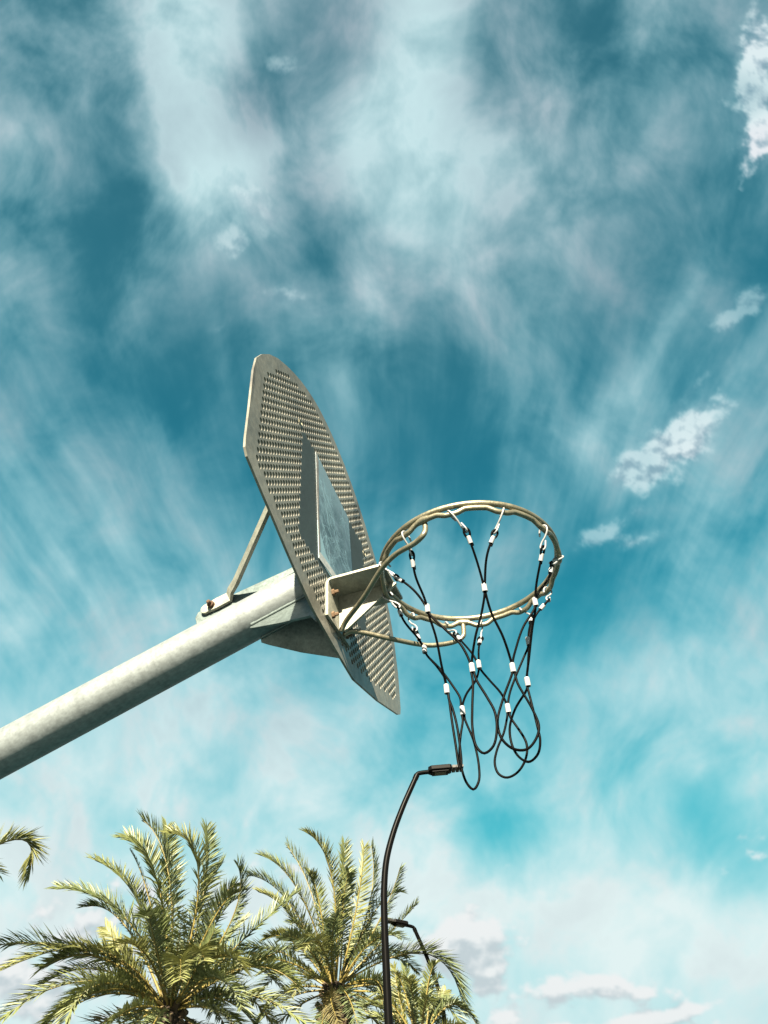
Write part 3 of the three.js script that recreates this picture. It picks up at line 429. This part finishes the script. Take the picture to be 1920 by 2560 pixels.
// ------------------------------------------------------------------ cable net hung from the ring
{
  const net = thing('basketball_net', 'black steel cable net with white ferrules hanging from the hoop ring', 'basketball net', [FOOT.x, 0, FOOT.z], TURN);
  net.position.copy(V3(RING_AT.x, RING_AT.y - 0.02, RING_AT.z));
  const L = (p) => mm(p).sub(V3(BACK, RING_AT.y - 0.02, 0));
  const rail = (i) => rp(HOOK_DEG[i], 0.2335, railY(HOOK_DEG[i])).sub(V3(BACK, RING_AT.y - 0.02, 0));
  // eye and ferrule of every hook, the node its cable runs to (millimetres from the ring's centre: out, up, across)
  const HOOKS = [[[-105, -74, -187], [-107, -97, -175], 1], [[-169, -81, -126], [-155, -99, -130], 1], [[42, -75, -218], [45, -99, -207], 0], [[107, -79, -189], [95, -100, -187], 0], [[202, -74, -80], [192, -95, -72], 2], [[211, -67, -5], [204, -92, -10], 2], [[173, -73, 134], [154, -94, 128], 3], [[116, -77, 179], [114, -99, 166], 3], [[-33, -91, 202], [-35, -114, 188], 4], [[-96, -79, 171], [-85, -104, 163], 4], [[-188, -93, 93], [-180, -124, 87], 5], [[-205, -74, 0], [-200, -96, 2], 5]];
  const UPPER = [[52, -204, -149], [-98, -194, -112], [150, -187, -25], [100, -190, 126], [-40, -210, 147], [-154, -199, 39]];
  const LOWER = [[-15, -372, -92], [71, -376, -61], [87, -360, 36], [21, -377, 105], [-83, -377, 70], [-94, -369, -26]];
  const RUNS = [
    [0, 0, [[32, -260, -130], [8, -308, -117]]], [0, 1, [[54, -258, -123], [67, -313, -94]]], [1, 0, [[-64, -257, -102], [-32, -308, -100]]], [1, 5, [[-93, -256, -80], [-94, -318, -50]]],
    [2, 1, [[110, -256, -34], [85, -318, -47]]], [2, 2, [[128, -245, -5], [105, -305, 17]]], [3, 2, [[94, -254, 100], [90, -307, 68]]], [3, 3, [[79, -239, 122], [48, -293, 120], [31, -334, 111]]],
    [4, 4, [[-50, -268, 124], [-73, -320, 94]]], [4, 3, [[-18, -268, 135], [8, -322, 120]]], [5, 5, [[-124, -266, 27], [-102, -319, 3]]], [5, 4, [[-123, -256, 58], [-100, -302, 68], [-85, -341, 71]]]];
  const LOOPS = [
    [0, [[-18, -409, -92], [-27, -468, -92], [-33, -518, -92], [-30, -561, -92], [-16, -579, -92], [4, -569, -92], [17, -538, -92], [20, -493, -92], [8, -452, -92], [-9, -405, -92]]],
    [1, [[63, -402, -65], [38, -460, -77], [21, -513, -85], [24, -551, -84], [42, -573, -75], [67, -575, -63], [90, -551, -52], [101, -520, -46], [95, -480, -49], [75, -414, -59]]],
    [2, [[79, -380, 40], [44, -410, 57], [23, -447, 67], [21, -491, 68], [34, -527, 62], [55, -546, 52], [78, -538, 40], [89, -511, 35], [89, -476, 35], [85, -386, 37]]],
    [3, [[16, -397, 105], [2, -435, 105], [-21, -476, 104], [-31, -507, 104], [-26, -534, 104], [-9, -546, 105], [17, -539, 105], [41, -511, 105], [49, -473, 106], [22, -395, 105]]],
    [4, [[-85, -401, 69], [-94, -443, 64], [-101, -486, 61], [-100, -530, 61], [-93, -561, 65], [-82, -574, 71], [-69, -555, 78], [-64, -517, 80], [-68, -454, 78], [-80, -401, 72]]],
    [5, [[-91, -391, -26], [-90, -457, -27], [-88, -516, -27], [-87, -556, -27], [-85, -570, -27], [-81, -560, -27], [-79, -521, -27], [-80, -468, -27], [-85, -424, -27], [-92, -391, -26]]]];
  const sleeve = (p, d, r, len) => { const h = len / 2; return lathe([[r * 0.62, -h + 0.0006], [r * 0.9, -h], [r, -h + 0.0008], [r * 1.0, 0], [r, h - 0.0008], [r * 0.9, h], [r * 0.62, h - 0.0006]], p, d, 18); };
  const C = 0.0029, wire = (pts, seg = 28) => tube(pts, C, { seg, sides: 8 });
  HOOKS.forEach(([e, f, n], i) => {
    const R = rail(i), E = L(e), F = L(f), N = L(UPPER[n]), d = E.clone().sub(R).normalize(), len = E.distanceTo(R), a = HOOK_DEG[i];
    const out = V3(Math.cos(a), 0, -Math.sin(a)), s = out.clone().addScaledVector(d, -out.dot(d)).normalize(), q = (k, m) => R.clone().addScaledVector(s, k).addScaledVector(d, m);
    const side = V3().crossVectors(d, s), hk = (k, m, w = 0) => q(k, m).addScaledVector(side, w), r = 0.0105;
    part('hook', tube([hk(-r * 1.05, 0.016, -0.002), hk(-r * 1.1, 0.004, -0.001), hk(-r * 0.7, -r * 0.8), hk(0, -r * 1.12), hk(r * 0.75, -r * 0.75), hk(r * 1.05, 0.003), hk(r * 0.55, len * 0.4), hk(-0.0035, len * 0.72, 0.001), hk(-0.006, len - 0.001, 0.002), hk(-0.0015, len + 0.0052, 0.001), hk(0.0048, len + 0.001, -0.001), hk(0.0058, len - 0.02, -0.002)], 0.0024, { seg: 46, sides: 9 }), M.hook, net);
    const fe = E.clone().sub(F).normalize(), across = V3().crossVectors(fe, s).normalize(), k = (u, v) => F.clone().addScaledVector(fe, u).addScaledVector(across, v), g = E.distanceTo(F);
    part('cable_eye', [tube([k(0.004, 0.002), k(g * 0.6, 0.0062), k(g * 0.95, 0.006), k(g + 0.006, 0), k(g * 0.95, -0.006), k(g * 0.6, -0.0062), k(0.004, -0.002)], C, { seg: 26, sides: 8 }), tube([k(-0.006, 0.0032), k(-0.0155, 0.0036)], C, { seg: 2, sides: 8 })], M.cable, net);
    part('ferrule', sleeve(F, fe, 0.0056, 0.0195), M.ferrule, net);
    const toF = F.clone().sub(N), into = toF.clone().normalize().multiplyScalar(0.75).add(V3(0, 0.5, 0)).normalize(), side2 = toF.clone().setY(0).normalize(), D = toF.length();
    const b0 = F.clone().addScaledVector(fe, -0.008), b3 = N.clone().addScaledVector(side2, 0.003).add(V3(0, 0.006, 0));
    part('cable', wire(new THREE.CubicBezierCurve3(b0, b0.clone().addScaledVector(fe, -0.36 * D), b3.clone().addScaledVector(into, 0.36 * D), b3).getPoints(14)), M.cable, net);
  });
  const band = (P) => part('ferrule', sleeve(L(P), V3(0, 1, 0), 0.0064, 0.0235), M.ferrule, net);
  UPPER.forEach(band); LOWER.forEach(band);
  RUNS.forEach(([u, l, pts]) => {
    const A = L(UPPER[u]), B = L(LOWER[l]), P = pts.map(L), da = P[0].clone().sub(A).setY(0).normalize(), db = P[P.length - 1].clone().sub(B).setY(0).normalize();
    part('cable', wire([A.clone().addScaledVector(da, 0.0026), A.clone().addScaledVector(da, 0.003).add(V3(0, -0.014, 0)), ...P, B.clone().addScaledVector(db, 0.003).add(V3(0, 0.015, 0)), B.clone().addScaledVector(db, 0.0026)], 36), M.cable, net);
  });
  LOOPS.forEach(([l, pts]) => {
    const B = L(LOWER[l]), P = pts.map(L), da = P[0].clone().sub(B).setY(0).normalize(), db = P[P.length - 1].clone().sub(B).setY(0).normalize();
    part('cable', wire([B.clone().addScaledVector(da, 0.0026), B.clone().addScaledVector(da, 0.003).add(V3(0, -0.012, 0)), ...P, B.clone().addScaledVector(db, 0.003).add(V3(0, -0.012, 0)), B.clone().addScaledVector(db, 0.0026)], 70), M.cable, net, 'loose loop at the foot of the net');
  });
}

// ------------------------------------------------------------------ street lamps
{
  const lamp = thing('street_lamp', 'tall black street lamp with bent pole in front of the palms, below the net', 'street lamp', [-0.385, 0, -12.34], 0.06, 'black bent street lamps');
  const path = [[0, 0, 0], [0, 1.2, 0], [0, 2.4, 0], [0, 3.4, 0], [0, 4.2, 0], [0, 5, 0], [0.003, 5.5, 0], [0.02, 5.95, 0], [0.075, 6.36, 0], [0.205, 6.78, 0], [0.385, 7.2, 0], [0.535, 7.5, 0], [0.64, 7.705, 0]];
  part('pole', tube(path, (t) => 0.073 - 0.03 * clamp((t - 0.1) / 0.85), { seg: 220, sides: 48 }), M.black, lamp);
  part('base_plate', plate([[-0.2, -0.2], [0.2, -0.2], [0.2, 0.2], [-0.2, 0.2]], 0.025, X, V3(0, 0, -1), Y, V3(0, 0.014, 0)), M.black, lamp);
  part('collar', tube([[0.612, 7.65, 0], [0.645, 7.715, 0]], 0.047, { seg: 3, sides: 24 }), M.black, lamp);
  part('neck', tube([[0.625, 7.685, 0], [0.66, 7.735, 0], [0.72, 7.752, 0], [0.88, 7.765, 0]], 0.036, { seg: 20, sides: 18 }), M.black, lamp);
  // head: seen from below; a long shallow housing and a cooling block with gaps at its end
  const tilt = 0.05, hx = V3(Math.cos(tilt), Math.sin(tilt), 0), hy = V3(-Math.sin(tilt), Math.cos(tilt), 0), at = (x, y) => V3(0.84, 7.765, 0).addScaledVector(hx, x).addScaledVector(hy, y);
  const head = part('lamp_head', [plate([[0, -0.07], [0.05, -0.115], [0.36, -0.115], [0.39, -0.09], [0.39, 0.09], [0.36, 0.115], [0.05, 0.115], [0, 0.07]], 0.075, hx, Z, hy.clone().negate(), at(0, 0.02), 0.012), plate([[0.06, -0.085], [0.33, -0.085], [0.33, 0.085], [0.06, 0.085]], 0.03, hx, Z, hy.clone().negate(), at(0, -0.03), 0.004)], M.lampBody, lamp);
  part('lens', plate([[0.1, -0.06], [0.29, -0.06], [0.29, 0.06], [0.1, 0.06]], 0.006, hx, Z, hy.clone().negate(), at(0, -0.0475), 0.002), STD({ color: RGB(0.008, 0.008, 0.008), roughness: 0.3 }), head);
  [[0.4, 0.455], [0.467, 0.52], [0.532, 0.585]].forEach(([x0, x1]) => part('cooling_block', plate([[x0, -0.095], [x1, -0.095], [x1, 0.095], [x0, 0.095]], 0.05, hx, Z, hy.clone().negate(), at(0, 0.018), 0.005), M.lampFin, head));
  part('end_bar', plate([[0.38, -0.014], [0.6, -0.014], [0.6, 0.014], [0.38, 0.014]], 0.03, hx, Z, hy.clone().negate(), at(0, 0.055), 0.004), M.lampFin, head);
  const far = lamp.clone(); far.name = numbered('street_lamp'); far.position.set(0.62, 0, -20.55); far.rotation.y = Math.PI + 0.55; scene.add(far);
  far.userData = { label: 'distant black street lamp turned left, half hidden by palm fronds', category: 'street lamp', group: 'black bent street lamps' };
}

// ------------------------------------------------------------------ date palms
{
  const leafTex = texture(256, (u, v, n) => { const t = 0.8 + (n(u, v, 24, 4, 3) - 0.5) * 0.5; return [t, t, t * 0.95]; }, true);
  const leaf = (r, g, b) => new THREE.MeshPhysicalMaterial({ color: RGB(r, g, b), map: leafTex, roughness: 0.55, side: THREE.DoubleSide, transmission: 0.3, thickness: 0 });
  const LEAF = [leaf(0.1672, 0.1976, 0.0646), leaf(0.1444, 0.1824, 0.0684), leaf(0.1976, 0.2128, 0.0646), leaf(0.1292, 0.1672, 0.0722)], LEAF_DRY = leaf(0.152, 0.1292, 0.0456);
  const STALK = STD({ color: RGB(0.1292, 0.1026, 0.0266), roughness: 0.5 }), BOOT = STD({ color: RGB(0.076, 0.0494, 0.02508), map: rep(spangle, 2, 2), roughness: 0.9 }), BOOT_CUT = STD({ color: RGB(0.152, 0.114, 0.0608), map: rep(spangle, 3, 3), roughness: 0.9 }), FIBRE = STD({ color: RGB(0.019, 0.01216, 0.0076), roughness: 1 });
  // one frond: arched stalk, two rows of folded leaflets set in a V that opens away from the stalk's belly
  function frond(a, c, t, r, wide) {
    const P = (s) => a.clone().multiplyScalar((1 - s) ** 2).addScaledVector(c, 2 * s * (1 - s)).addScaledVector(t, s * s), T = (s) => c.clone().sub(a).multiplyScalar(2 * (1 - s)).addScaledVector(t.clone().sub(c), 2 * s).normalize();
    const len = a.distanceTo(c) * 0.55 + c.distanceTo(t) * 0.55;
    const chord = t.clone().sub(a).normalize();
    let belly = c.clone().sub(a.clone().add(t).multiplyScalar(0.5)); belly.addScaledVector(chord, -belly.dot(chord)); // the stalk bows this way: its upper face
    if (belly.length() < 0.12) belly.add(V3(-chord.x * chord.y, 1 - chord.y * chord.y, -chord.z * chord.y).multiplyScalar(0.15));
    belly.normalize(); const twist = (r() - 0.5) * 1.1;
    const pos = [], nor = [], uv = [];
    const tri = (p, q, s, w) => { const n = V3().crossVectors(q.clone().sub(p), s.clone().sub(p)).normalize(); for (const [v, k] of [[p, 0], [q, 0.5], [s, 1]]) { pos.push(v.x, v.y, v.z); nor.push(n.x, n.y, n.z); uv.push(w + k * 0.1, k); } };
    const count = Math.round(len * 52);
    for (let side = -1; side <= 1; side += 2) for (let i = 0; i < count; i++) {
      const s = 0.13 + 0.87 * (i + r() * 0.7) / count, p = P(s), d = T(s);
      let up = belly.clone().addScaledVector(d, -belly.dot(d)).normalize(), lat = V3().crossVectors(d, up);
      const tw = twist * s, u2 = up.clone().multiplyScalar(Math.cos(tw)).addScaledVector(lat, Math.sin(tw)), l2 = lat.multiplyScalar(Math.cos(tw)).addScaledVector(up, -Math.sin(tw)); up = u2;
      const fwd = (1.12 - 0.5 * s + (r() - 0.5) * 0.26) , vee = 0.5 + (r() - 0.5) * (s < 0.5 ? 1.1 : 0.55) * 1.0;
      const dir = d.clone().multiplyScalar(Math.cos(fwd)).addScaledVector(l2, side * Math.sin(fwd) * Math.cos(vee)).addScaledVector(up, Math.sin(fwd) * Math.sin(vee)).normalize();
      const prof = Math.min(1, (s - 0.1) / 0.25) * (1 - 0.45 * Math.max(0, (s - 0.55) / 0.45) ** 1.5), L = (0.6 + 0.2 * r()) * wide * prof * Math.min(1.15, len / 2.9) + 0.05, w = 0.0165 * (0.8 + 0.4 * r()) * Math.min(1, wide + 0.3);
      const blade = V3().crossVectors(dir, up.clone().addScaledVector(l2, side * (r() - 0.3) * 1.4)).normalize();
      const droop = V3(0, -1, 0).multiplyScalar(L * (0.04 + 0.16 * r()));
      const m = p.clone().addScaledVector(dir, L * 0.45).addScaledVector(droop, 0.25), e = p.clone().addScaledVector(dir, L).add(droop), fold = up.clone().multiplyScalar(w * 0.5), k = r();
      const m1 = m.clone().addScaledVector(blade, w).add(fold), m2 = m.clone().addScaledVector(blade, -w).add(fold), b1 = p.clone().addScaledVector(blade, w * 0.5), b2 = p.clone().addScaledVector(blade, -w * 0.5);
      tri(b1, m1, m, k); tri(b1, m, p, k); tri(p, m, m2, k); tri(p, m2, b2, k); tri(m, m1, e, k); tri(m, e, m2, k);
    }
    const g = new THREE.BufferGeometry(); g.setAttribute('position', new THREE.Float32BufferAttribute(pos, 3)); g.setAttribute('normal', new THREE.Float32BufferAttribute(nor, 3)); g.setAttribute('uv', new THREE.Float32BufferAttribute(uv, 2));
    const stalk = tube(Array.from({ length: 15 }, (_, i) => P(i / 14)), (s) => 0.021 * (1 - s) ** 1.2 + 0.004, { smooth: false, sides: 6, cap: false });
    return [g, stalk];
  }
  function palm(name, label, [x, y, z], fronds, { seed, extra = 0, spread = [0, 6.283], trunk = 0.28, low = -0.5, reach = 2.7, group = 'date palms behind the hoop' }) {
    const o = thing(name, label, 'palm tree', [x, 0, z], 0, group), r = rng(seed);
    const list = fronds.map(([cx, cy, cz, tx, ty, tz, w]) => [V3(cx, cy, cz), V3(tx, ty, tz), w ?? 1]);
    for (let i = 0; i < extra; i++) {
      const a = spread[0] + (spread[1] - spread[0]) * (i + r() * 0.7) / extra, e = low + r() * (1.15 - low), len = reach * (0.85 + 0.3 * r()), d = V3(Math.cos(a) * Math.cos(e), Math.sin(e), Math.sin(a) * Math.cos(e));
      list.push([d.clone().multiplyScalar(len * 0.6).add(V3(0, 0.22 * len, 0)), d.clone().multiplyScalar(len * 0.95).add(V3(0, -0.16 * len * Math.cos(e), 0)), 1]);
    }
    for (const [c, t, w] of list) {
      const a = c.clone().setY(0).normalize().multiplyScalar(0.1 + 0.1 * r()).add(V3(0, clamp(c.y * 0.08, -0.25, 0.15) - 0.05, 0)), up = V3(0, y, 0), [g, stalk] = frond(a, c, t, r, w);
      g.translate(0, y, 0); stalk.translate(0, y, 0);
      const dry = t.y < -0.8 && r() < 0.15, m = part('frond', g, dry ? LEAF_DRY : LEAF[Math.floor(r() * 4)], o);
      part('stalk', stalk, STALK, m);
    }
    // trunk: fibrous core with rows of cut leaf bases
    const core = tube([[0, 0, 0], [0.02, y * 0.35, 0], [0, y * 0.7, 0], [0, y - 1.1, 0], [0, y - 0.75, 0], [0, y - 0.2, 0], [0, y + 0.05, 0]], (s) => trunk * (0.9 + 0.12 * Math.sin(s * 3)) * (s > 0.93 ? 0.75 : 1), { seg: 40, sides: 20 });
    const tk = part('trunk', core, FIBRE, o), boots = [], cuts = [];
    for (let k = 0; k < 150; k++) {
      const yy = y + 0.02 - k * 0.021, a = k * 2.39996 + (r() - 0.5) * 0.2, out = V3(Math.cos(a), 0, Math.sin(a)), rad = trunk * (yy > y - 0.25 ? 0.78 : 1.0), tilt = out.clone().multiplyScalar(0.75).add(V3(0, 0.66, 0)).normalize();
      const g = new THREE.CylinderGeometry(0.042 + 0.012 * r(), 0.062, 0.15 + 0.05 * r(), 6, 1).scale(1.25, 1, 0.6);
      const qn = new THREE.Quaternion().setFromUnitVectors(V3(0, 1, 0), tilt), pp = out.clone().multiplyScalar(rad).add(V3(0, yy, 0));
      boots.push(plain(g.applyMatrix4(new THREE.Matrix4().compose(pp, qn, V3(1, 1, 1)))));
      cuts.push(plain(new THREE.CylinderGeometry(0.03, 0.044, 0.016, 6).scale(1.25, 1, 0.6).applyMatrix4(new THREE.Matrix4().compose(pp.clone().addScaledVector(tilt, 0.095), qn, V3(1, 1, 1)))));
    }
    part('leaf_base', mergeGeometries(boots), BOOT, tk).userData.kind = 'stuff';
    part('cut_end', mergeGeometries(cuts), BOOT_CUT, tk).userData.kind = 'stuff';
    return o;
  }
  palm('date_palm', 'large green date palm at the lower left with broad arching fronds', [-4.36, 5.42, -16], [
    [-1.04, 1.28, 1.02, -2.46, 0.32, 1.65], [-1.47, 1.20, 0.59, -3.04, 0.89, 1.06], [-1.27, 0.61, 1.45, -2.04, -0.52, 2.14], [-0.96, 0.47, 1.73, -0.95, -0.63, 2.32],
    [-0.76, 1.82, 0.55, -2.19, 1.91, 0.79], [-0.72, 2.22, 0.01, -1.96, 2.74, -0.14], [-0.49, 1.93, 0.50, -0.96, 2.53, 0.78, 0.25], [-0.15, 2.38, 1.02, -1.02, 2.71, 0.99],
    [0.00, 2.56, 0.60, -0.85, 3.16, 0.67], [-0.41, 2.65, -0.14, -0.68, 3.45, -0.40], [0.86, 2.52, 0.92, -0.11, 2.71, 1.03], [0.47, 2.35, -0.27, 0.16, 3.40, -0.43],
    [-0.02, 2.03, -0.70, 0.38, 2.98, -1.32], [1.55, 1.28, 0.85, 1.29, 1.87, 1.44], [1.36, 1.11, 0.30, 2.22, 1.73, 0.26], [1.13, 0.48, 0.48, 2.52, 0.72, 0.74],
    [1.42, 0.32, 0.59, 2.55, -0.59, 0.93], [-0.38, -0.10, 1.16, -0.38, -0.60, 1.91], [0.62, 0.27, 0.97, 1.03, 0.73, 1.64], [-0.04, 0.68, 1.27, -0.10, 1.03, 1.94],
    [-1.14, 1.03, -0.46, -1.81, 1.74, -1.00], [0.53, 1.24, -0.87, 0.92, 1.90, -1.60], [1.21, -0.13, 1.15, 1.73, -1.02, 1.80], [0.32, 0.22, 1.25, 0.58, 0.88, 2.13]
  ], { seed: 11, extra: 38, spread: [0.2, 12.5], low: -0.9, trunk: 0.3, reach: 2.55 });
  palm('date_palm', 'date palm behind the lamp pole with bare yellow stalks above its trunk', [-1.87, 6.72, -20.82], [
    [0.32, 2.54, 1.40, -0.45, 2.85, 1.93], [0.28, 2.16, -0.02, 0.24, 3.42, -0.19], [-0.33, 2.18, 0.04, -1.26, 3.41, -0.02], [-0.65, 2.35, 1.00, -1.66, 2.66, 1.27],
    [-1.08, 2.45, 0.23, -2.20, 2.66, 0.07], [-1.12, 2.20, -0.49, -2.11, 2.62, -1.04], [0.77, 1.86, 0.80, 0.84, 2.70, 1.32], [1.19, 1.85, 0.04, 0.97, 3.19, 0.11],
    [1.36, 1.32, 0.70, 1.69, 2.19, 1.20], [1.49, 1.24, -0.06, 2.04, 1.76, -0.11], [2.68, 1.27, 0.59, 2.90, -0.55, 0.43], [2.26, 0.09, 0.77, 2.81, -1.08, 0.93],
    [-0.13, 0.88, 1.92, -0.41, 0.14, 2.57], [-1.13, 0.77, 0.02, -1.83, 0.43, -0.17], [-1.11, 0.20, 0.60, -1.62, -0.76, 0.87], [-0.08, -0.43, 1.56, 0.31, -1.21, 1.97],
    [0.77, 0.45, -0.56, 1.23, -0.32, -1.38], [2.25, 0.08, -0.88, 2.38, -0.75, -1.67], [0.52, 1.67, -1.04, 1.08, 1.63, -2.12], [-0.02, 0.67, 1.43, 0.25, 0.88, 2.31],
    [-0.60, 0.82, 1.75, -0.86, 0.41, 2.50], [1.31, 0.19, 1.00, 1.15, -0.76, 1.60], [-0.33, 0.20, 1.33, -0.71, -0.63, 2.21]
  ], { seed: 23, extra: 26, spread: [0.1, 12.4], low: -0.95, trunk: 0.36, reach: 2.6 });
  palm('date_palm', 'small pale date palm half hidden right of the lamp pole', [0.015, 5.36, -19.35], [
    [-0.38, 0.63, 0.13, -0.45, 1.35, 0.10], [-0.15, 0.98, -0.30, -0.25, 1.55, -0.57], [0.79, 0.91, 0.42, 1.19, 0.10, 0.36], [0.64, 1.08, -0.37, 1.04, 0.55, -0.88],
    [0.13, 0.76, -0.56, 0.31, 1.24, -0.96], [-0.57, 0.67, -0.26, -0.79, 1.08, -0.57], [-0.68, 0.31, 0.28, -1.03, 0.14, 0.36], [0.86, 0.29, 0.69, 1.05, -0.36, 0.98],
    [-0.07, 0.24, 0.87, -0.21, 0.59, 1.35], [0.50, 0.78, -0.75, 0.69, 1.15, -1.38], [-0.87, 1.05, -0.58, -1.48, 0.83, -1.21], [-1.00, 0.88, -0.81, -1.43, 0.52, -1.48]
  ], { seed: 37, extra: 16, spread: [0.1, 6.2], low: -0.9, reach: 1.55, trunk: 0.26 });
  palm('date_palm', 'date palm at the left edge showing only one drooping frond tip', [-8.41, 6.0, -12.91], [
    [2.27, 2.20, -0.11, 2.12, 0.88, -0.39, 0.7], [0.49, 1.90, 0.09, 1.35, 1.10, -0.87, 0.8]
  ], { seed: 51, extra: 16, spread: [1.5, 5.0], low: -0.6, reach: 2.2, trunk: 0.3 });
}

renderer.render(scene, camera);
